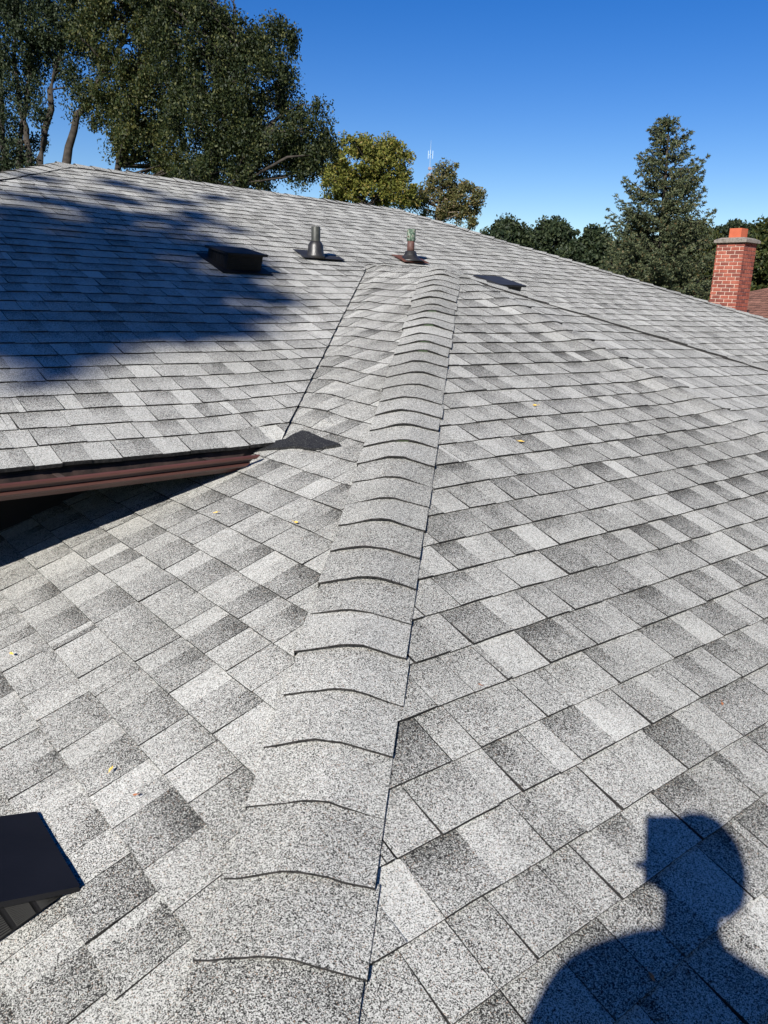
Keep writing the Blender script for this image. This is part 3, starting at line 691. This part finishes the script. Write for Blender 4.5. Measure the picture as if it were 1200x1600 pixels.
# yellow-green trees
D4 = 38.0
b4 = [blob(560, 262, D4, 58, 46), blob(610, 262, D4, 38, 40), blob(590, 232, D4, 40, 22), blob(530, 290, D4, 38, 28), blob(620, 305, D4, 34, 22), blob(570, 300, D4, 50, 25)]
tree('autumn_tree', at(570, 470, D4), b4, 'rounded golden-green tree above the ridge, right beside the tall dark trees', M_F2, 14, clumps=300, per=130, leaf_s=.07, clump_r=.34, stretch=.9, trunk_r=.18, bark=M_BARK,
     trunks=[[at(572, 480, D4), at(570, 330, D4), at(567, 285, D4), at(575, 250, D4)], [at(571, 330, D4), at(545, 285, D4)], [at(571, 330, D4), at(605, 285, D4)]], twigs=.4)
D5 = 42.0
b5 = [blob(695, 285, D5, 32, 26), blob(725, 315, D5, 30, 28), blob(680, 318, D5, 40, 26), blob(700, 262, D5, 18, 10), blob(742, 300, D5, 12, 10), blob(650, 308, D5, 22, 16), blob(730, 340, D5, 22, 22)]
tree('autumn_tree', at(705, 470, D5), b5, 'sparse dull olive tree on the skyline in front of the thin mast', M_F3, 15, clumps=190, per=80, leaf_s=.07, clump_r=.30, stretch=1.0, trunk_r=.15, bark=M_BARK2,
     trunks=[[at(680, 480, D5), at(682, 340, D5), at(690, 300, D5), at(698, 262, D5)], [at(682, 345, D5), at(720, 300, D5), at(742, 292, D5)]], twigs=.6)
# far dark trees on the skyline
far = [((790, 372), 34, 28, 55, 'dark round tree low on the skyline, left of three beyond the hip', 1), ((862, 375), 48, 30, 58, 'broad dark tree low on the skyline, middle of three beyond the hip', 2), ((925, 395), 38, 32, 50, 'small bluish green tree just left of the spruce', 3), ((1000, 400), 55, 40, 62, 'dark tree showing through behind the spruce', 4)]
for (xy, rx, rz, D, lab, s) in far:
    bb = [blob(xy[0], xy[1] + 10, D, rx, rz)] + [blob(xy[0] + dx, xy[1] + dy, D, rx * .45, rz * .5) for dx, dy in ((-rx * .7, 2), (rx * .55, -6), (0, -rz * .6), (rx * .8, 14), (-rx * .3, 25), (rx * .3, 50), (-rx * .7, 45), (rx * .9, 48))]
    tree('skyline_tree', at(xy[0], 480, D), bb, lab, M_F4, 30 + s, clumps=230, per=95, leaf_s=.13, clump_r=.6, trunk_r=.25, group='dark trees on the skyline', twigs=.15)
# trees behind the chimney
beh = [((1085, 385), 45, 48, 36, M_F6, 'leafy tree filling the gap between the spruce and the chimney'), ((1150, 372), 48, 30, 44, M_F4, 'dark tree behind the chimney top'),
       ((1195, 385), 36, 42, 33, M_F6, 'mid-green tree at the right edge behind the chimney'), ((1230, 372), 40, 38, 40, M_F4, 'dark tree cut by the right edge of the frame')]
for i, (xy, rx, rz, D, m_, lab) in enumerate(beh):
    bb = [blob(xy[0], xy[1] + 25, D, rx, rz)] + [blob(xy[0] + dx, xy[1] + dy, D, rx * .4, rz * .4) for dx, dy in ((-rx * .6, 0), (rx * .5, -6), (0, -rz * .45), (rx * .7, 24), (-rx * .8, 40), (0, 70), (-rx * .7, 75), (rx * .7, 75))]
    tree('broadleaf_tree', at(xy[0], 490, D), bb, lab, m_, 50 + i, clumps=330, per=90, leaf_s=.09, clump_r=.36, trunk_r=.2, group='trees behind the chimney', twigs=.3)

# spruce
def spruce(base, top, label, seed):
    rs = np.random.RandomState(seed); base = np.array(base); base[2] = 0
    r = tag(empty('spruce_tree', base), label, 'spruce'); H = top[2]; ax = lambda z: base + (np.array(top) - base) * (z / H)
    V = []; mb = MB(); mb.tube([ax(0), ax(H * .5), ax(H)], [.22, .13, .012], 8)
    z = 1.0; P = []; Dd = []; S = []
    while z < H - .08:
        t = 1 - z / H; Rm = 3.3 * t ** .72 + .05
        nb_ = int(5 + 6 * t)
        for k in range(nb_):
            az_ = rs.uniform(0, 6.28); Lb = Rm * rs.uniform(.62, 1.10)
            if rs.random() < .08: Lb *= 1.15
            d = np.array([math.cos(az_), math.sin(az_), 0]); up = .50 - .75 * t + rs.normal() * .10
            npt = max(3, int(Lb / .13)); prev = ax(z)
            pts = []
            for j in range(npt + 1):
                s = j / npt; pts.append(ax(z) + d * Lb * s + EZ * (Lb * up * s - .22 * Lb * s * (1 - s) * 2 + .10 * Lb * s ** 3))
            mb.tube([pts[0], pts[npt // 2], pts[-1]], [.014 + .012 * t, .010, .004], 4, cap=False)
            side = np.cross(d, EZ)
            for j in range(1, npt + 1):
                s = j / npt; wl = .42 * Lb * (1 - s) ** .7 * min(1, s * 3) + .05
                for sg in (-1, 1):
                    nsub = max(1, int(wl / .10))
                    for q in range(nsub + 1):
                        f_ = q / max(1, nsub)
                        P.append(pts[j] + side * sg * wl * f_ + d * wl * f_ * .5 - EZ * .28 * wl * f_ + rs.normal(size=3) * .03); Dd.append(side * sg * .7 + d * .7 + rs.normal(size=3) * .15); S.append(1)
        z += rs.uniform(.20, .34) * (.5 + .8 * t)
    P = np.array(P); Dd = np.array(Dd); Dd /= np.linalg.norm(Dd, axis=1)[:, None]
    per = 12; N = len(P) * per
    c = np.repeat(P, per, 0); dd = np.repeat(Dd, per, 0)
    nv = dd * rs.uniform(.0, .9, (N, 1)) + rs.normal(size=(N, 3)) * .55; nv /= np.linalg.norm(nv, axis=1)[:, None]
    p0 = c + dd * rs.uniform(-.06, .05, (N, 1)); ln = rs.uniform(.045, .085, (N, 1)); wd = .014
    b = np.cross(nv, rs.normal(size=(N, 3))); b /= np.linalg.norm(b, axis=1)[:, None]
    v = np.stack([p0 - b * wd, p0 + b * wd, p0 + nv * ln + b * wd * .4, p0 + nv * ln - b * wd * .4], 1).reshape(-1, 3)
    fast_mesh('crown', v, np.arange(4 * N).reshape(N, 4), M_F5, r); mb.build('trunk', [M_BARK], r, True)
spruce(at(1028, 560, 25), at(1046, 184, 25), 'tall pointed spruce with drooping layered branches left of the chimney', 3)

# communication mast far away
Dm = 170.
mt = at(673, 232, Dm); mroot = tag(empty('communication_mast', (mt[0], mt[1], 0)), 'thin haze-blue antenna mast rising behind the sparse olive tree', 'mast')
M_MAST = mat('haze-blue mast', (.22, .28, .36), .7, .0)  # blue-grey: distance haze put into the mast colour
mb = MB(); mb.tube([(mt[0], mt[1], 0), mt - EZ * .5, mt + EZ * 1.6], [.12, .07, .03], 6); mb.build('pole', [M_MAST], mroot)
mb = MB()
for k in range(3):
    a = k * 2.1 + .4; p_ = mt + np.array([math.cos(a) * .55, math.sin(a) * .55, -1.2]); mb.box(p_, (.07, 0, 0), (0, .06, 0), (0, 0, .8)); mb.box((p_ + mt - EZ * 1.2) / 2, nrm(p_ - mt + EZ * 1.2) * .28, np.cross(nrm(p_ - mt + EZ * 1.2), EZ) * .03, EZ * .04)
mb.build('antenna', [mat('haze-blue antenna', (.28, .36, .47), .7)], mroot)  # antenna tint carries the painted distance haze too
mb = MB(); M_PLT = mat('mast platform', (.20, .16, .18), .7); mb.box(mt - EZ * 4.0, (.35, 0, 0), (0, .35, 0), EZ * .25); mb.build('platform', [M_PLT], mroot)
mb = MB(); mb.box(mt - EZ * 5.2, (.35, 0, 0), (0, .35, 0), EZ * .2); mb.build('platform', [M_PLT], mroot)

# ------------------------------------------------------------------ trees behind the camera that shade the left end
sc = hit(150, 455, nM, OM)
def shade_at(x, y, dist): return hit(x, y, nM, OM) - sun_to * dist
sb = []
for (x_, y_, r_) in ((20, 455, .36), (70, 500, .42), (130, 470, .42), (190, 490, .42), (250, 470, .40), (300, 495, .34), (340, 480, .30), (90, 430, .40), (160, 420, .40), (230, 430, .38), (300, 440, .34), (360, 430, .26), (385, 455, .20),
                     (30, 400, .40), (110, 385, .36), (200, 385, .30), (280, 385, .26), (340, 395, .24), (60, 345, .26), (160, 345, .20), (260, 345, .18), (90, 300, .18), (190, 310, .15), (310, 340, .16), (390, 400, .14), (120, 530, .22), (30, 545, .26), (220, 520, .22), (10, 330, .2), (140, 275, .12), (230, 300, .12), (-60, 470, .8), (-160, 430, 1.0), (-90, 380, .7), (20, 600, .09), (280, 520, .15),
                     (50, 310, .2), (130, 320, .2), (200, 335, .18), (330, 310, .13), (290, 320, .13), (20, 365, .26), (310, 370, .2), (370, 360, .14), (60, 280, .12), (190, 290, .1), (270, 285, .1), (150, 395, .3), (400, 430, .16), (410, 470, .13), (350, 520, .12), (70, 575, .12), (380, 405, .16)):
    sb.append((shade_at(x_, y_, 21 + r_ * 2), (r_ * 1.1, r_ * 1.1, r_ * .5)))
tb = shade_at(-250, 500, 21)
tree('broadleaf_tree', (tb[0] - 1, tb[1], 0), sb, 'broadleaf tree behind the viewer whose shadow falls on the main slope', M_F1, 71, clumps=780, per=80, leaf_s=.055, clump_r=.14, trunk_r=.2, twigs=.5, shell=.1)
# ------------------------------------------------------------------ the person holding the phone (stands behind the lens)
M_SKIN = noisy('skin', [(.3, (.42, .24, .17)), (.7, (.50, .30, .22))], 8, .55, bump=.05, bscale=90)
M_SHIRT = noisy('navy work shirt', [(.3, (.03, .04, .07)), (.7, (.045, .055, .09))], 5, .9, bump=.4, bscale=40)
M_PANTS = noisy('grey trousers', [(.3, (.05, .05, .055)), (.7, (.09, .09, .095))], 5, .9, bump=.4, bscale=30)
M_BOOT = noisy('work boots', [(.3, (.05, .03, .02)), (.7, (.09, .06, .04))], 12, .7, bump=.3)
M_HAIR = noisy('dark hair', [(.3, (.015, .011, .008)), (.7, (.04, .03, .022))], 60, .7, bump=.5)
def J(x, y, yw):      # world point at depth yw whose sun shadow falls on photo pixel (x, y) of slope B
    Q = hit(x, y, nB, h0); return Q - sun_to * ((Q[1] - yw) / sun_to[1])
def C_(x, y, z): return CAM + np.array([x, y, z])
def roofz(x, y): return ((nB @ h0) - nB[0] * x - nB[1] * y) / nB[2] if ((nB @ h0) - nB[0] * x - nB[1] * y) / nB[2] < ((nA @ h0) - nA[0] * x - nA[1] * y) / nA[2] else ((nA @ h0) - nA[0] * x - nA[1] * y) / nA[2]
head = J(1094, 1368, -.36); neck = J(1084, 1512, -.41); lsh = J(908, 1508, -.39); rsh = J(1240, 1580, -.42)
mid = (lsh + rsh) / 2; chest = mid + np.array([0, -.01, -.12]); pelvis = np.array([mid[0], mid[1] - .03, mid[2] - .50]); waist = pelvis + [0, .0, .16]
phc = CAM - CF * .014 - CR * .018 - CU * .050
rel = rsh + [.05, .07, -.27]; rwr = phc - CU * .105 + CR * .050 - CF * .045
lel = lsh + [-.07, -.03, -.29]; lwr = lel + [.03, .13, -.22]
def foot(dx, dy): x, y = pelvis[0] + dx, pelvis[1] + dy; return np.array([x, y, roofz(x, y) + .03])
fl_, fr_ = foot(-.15, -.02), foot(.15, .03)
ank_l, ank_r = fl_ + [0, -.02, .07], fr_ + [0, -.02, .07]
hipl, hipr = pelvis + [-.10, 0, -.05], pelvis + [.10, 0, -.05]
kn_l, kn_r = (hipl + ank_l) / 2 + [-.01, .05, .02], (hipr + ank_r) / 2 + [.01, .05, .02]
P = []; RAD = []; E_ = []; reg_ = []
def nv(p, r, frm=None, g=0):
    P.append(tuple(map(float, p))); RAD.append(r if isinstance(r, tuple) else (r, r)); reg_.append(g)
    if frm is not None: E_.append((frm, len(P) - 1))
    return len(P) - 1
root = nv(pelvis, (.155, .115), None, 1)
w = nv(waist, (.145, .105), root, 1); c = nv(chest, (.165, .12), w, 1); ub = nv(mid + [0, 0, .0], (.12, .09), c, 1); nk = nv(neck - [0, 0, .03], .064, ub, 0); nv(neck * .5 + lsh * .5 + [0, 0, .0], .045, nk, 1); nv(neck * .6 + rsh * .4 + [0, 0, .02], .05, nk, 1)
n2 = nv(neck + [0, .015, .05], .060, nk, 0); jw = nv(head + [0, .025, -.055], (.062, .078), n2, 0); hd = nv(head + [0, 0, .02], (.076, .095), jw, 0); nv(head + [0, -.005, .085], (.050, .062), hd, 0)
ns = nv(head + [0, .098, -.012], .015, hd, 0); nv(head + [0, .118, -.032], .009, ns, 0)
for s in (-1, 1):
    e1 = nv(head + [s * .076, -.005, -.02], .014, hd, 0); nv(head + [s * .088, -.018, -.005], .010, e1, 0)
def hand(wr, d, pn, th_side, frm, curl, tgt=None):
    """palm along d, palm normal pn (the side fingers close to), thumb leaves on th_side"""
    d, pn = nrm(d), nrm(pn); sd = nrm(np.cross(d, pn)) * th_side
    p1 = nv(wr + d * .045, (.034, .016), frm, 0); p2 = nv(wr + d * .085, (.037, .014), p1, 0)
    for k, (off, l) in enumerate(((.030, .072), (.010, .080), (-.010, .074), (-.029, .058))):
        b = wr + d * .095 + sd * off; dd = d.copy(); q = nv(b, .0095, p2, 0)
        for j, fr in enumerate((.42, .32, .26)):
            a = curl[j]; dd = nrm(dd * math.cos(a) + nrm(pn - dd * (pn @ dd)) * math.sin(a)); b = b + dd * l * fr * 1.05; q = nv(b, .0088 - .0008 * j, q, 0)
    t0 = wr + d * .03 + sd * .030; q = nv(t0, .013, p1, 0); t1 = t0 + nrm(sd * .8 + d * .7 + pn * .5) * .035; q = nv(t1, .0105, q, 0); nv(t1 + nrm(d * .9 + pn * .45 + sd * .1) * .032, .009, q, 0)
for (sh_, el, wr, s) in ((lsh, lel, lwr, -1), (rsh, rel, rwr, 1)):
    a = nv(sh_ + [0, 0, -.03], .062, ub, 1); a = nv(sh_ * .6 + el * .4, .052, a, 1); b = nv(el, .042, a, 1); m_ = nv(el * .5 + wr * .5, .038, b, 1); q = nv(wr, .027, m_, 0)
    if s < 0: hand(wr, wr - el, np.array([1., .2, 0]), 1, q, (.35, .45, .3))
    else: hand(wr, CU * .75 - CR * .30 + CF * .25, -CR * .8 - CF * .25, -1, q, (.9, .9, .6))
for (h_, k_, a_, f_) in ((hipl, kn_l, ank_l, fl_), (hipr, kn_r, ank_r, fr_)):
    a = nv(h_, .100, root, 2); b = nv(h_ * .5 + k_ * .5, .085, a, 2); b = nv(k_, .062, b, 2); b = nv(k_ * .5 + a_ * .5, .062, b, 2); b = nv(a_, .050, b, 3)
    t = nv(f_ + [0, .07, .015], (.045, .04), b, 3); nv(np.array([f_[0], f_[1] + .17, roofz(f_[0], f_[1] + .17) + .035]), (.042, .030), t, 3)
pr = empty('person', (pelvis[0], pelvis[1], roofz(pelvis[0], pelvis[1])))
tag(pr, 'person holding up a phone, seen only as a dark shadow at the lower right', 'person')
me = bpy.data.meshes.new('skel'); me.from_pydata(P, E_, []); so = bpy.data.objects.new('skel', me); COL.objects.link(so)
sk = so.modifiers.new('skin', 'SKIN'); sk.use_smooth_shade = True
for i, d in enumerate(me.skin_vertices[0].data): d.radius = RAD[i]; d.use_root = (i == 0)
ss = so.modifiers.new('sub', 'SUBSURF'); ss.levels = 2; ss.render_levels = 2
dg = bpy.context.evaluated_depsgraph_get(); ev = so.evaluated_get(dg); bm_ = bpy.data.meshes.new_from_object(ev)
vv = np.array([v.co[:] for v in bm_.vertices]); ff = [tuple(p.vertices) for p in bm_.polygons]
bpy.data.objects.remove(so)
PA = np.array(P); mi_ = []
for f in ff:
    cc_ = vv[list(f)].mean(0); i = np.argmin(((PA - cc_) ** 2).sum(1)); mi_.append(reg_[i])
body = link('body', vv, ff, [M_SKIN, M_SHIRT, M_PANTS, M_BOOT], pr, mi_, True)
# hair: short, over the back and top of the skull, slightly tousled
V = []; F = []; rs = np.random.RandomState(4); nlat, nlon = 12, 28
for i in range(nlat):
    ph = i / (nlat - 1) * 1.95
    for j in range(nlon):
        a = 2 * math.pi * j / nlon; fy = math.cos(a)      # fy=1 front
        lim = 1.95 - 1.05 * max(0, fy) ** 1.2 if fy > 0 else 1.95
        p_ = ph / 1.95 * lim; r_ = 1 + rs.normal() * .015
        V.append(head + np.array([math.sin(p_) * math.sin(a) * .090, math.sin(p_) * fy * .108 - .004, .022 + math.cos(p_) * .117]) * r_)
for i in range(nlat - 1):
    for j in range(nlon): F.append((i * nlon + j, (i + 1) * nlon + j, (i + 1) * nlon + (j + 1) % nlon, i * nlon + (j + 1) % nlon))
link('hair', V, F, [M_HAIR], pr, None, True)
M_EYE = mat('eye', (.75, .73, .70), .2); M_IRIS = mat('iris', (.05, .03, .02), .2)
for s in (-1, 1):
    mb = MB(); e = head + np.array([s * .031, .083, .012]); mb.tube([e + [0, -.008, 0], e + [0, .002, 0], e + [0, .0055, 0]], [.013, .0115, .006], 14, 0); mb.tube([e + [0, .0045, 0], e + [0, .0068, 0]], [.0055, .004], 12, 1); mb.build('eye', [M_EYE, M_IRIS], pr, True)
mb = MB(); e = head + np.array([0, .094, -.062]); mb.box(e, (.022, 0, 0), (0, .004, 0), (0, 0, .0035)); mb.box(e + [0, .001, .006], (.019, 0, 0), (0, .003, 0), (0, 0, .002)); mb.build('mouth', [mat('lips', (.33, .13, .10), .5)], pr, True)
# the phone it was taken with
ph_ = tag(empty('phone', phc), 'black smartphone held up portrait by the person behind the viewpoint', 'phone')
mb = MB(); mb.box(phc, CR * .036, CU * .0735, CF * .004); o = mb.build('case', [M_BLKPL], ph_); b_ = o.modifiers.new('b', 'BEVEL'); b_.width = .003; b_.segments = 3
mb = MB(); mb.box(phc - CF * .0043, CR * .033, CU * .070, CF * .0003); mb.build('screen', [mat('glass', (.01, .01, .012), .08, 0, .6)], ph_)
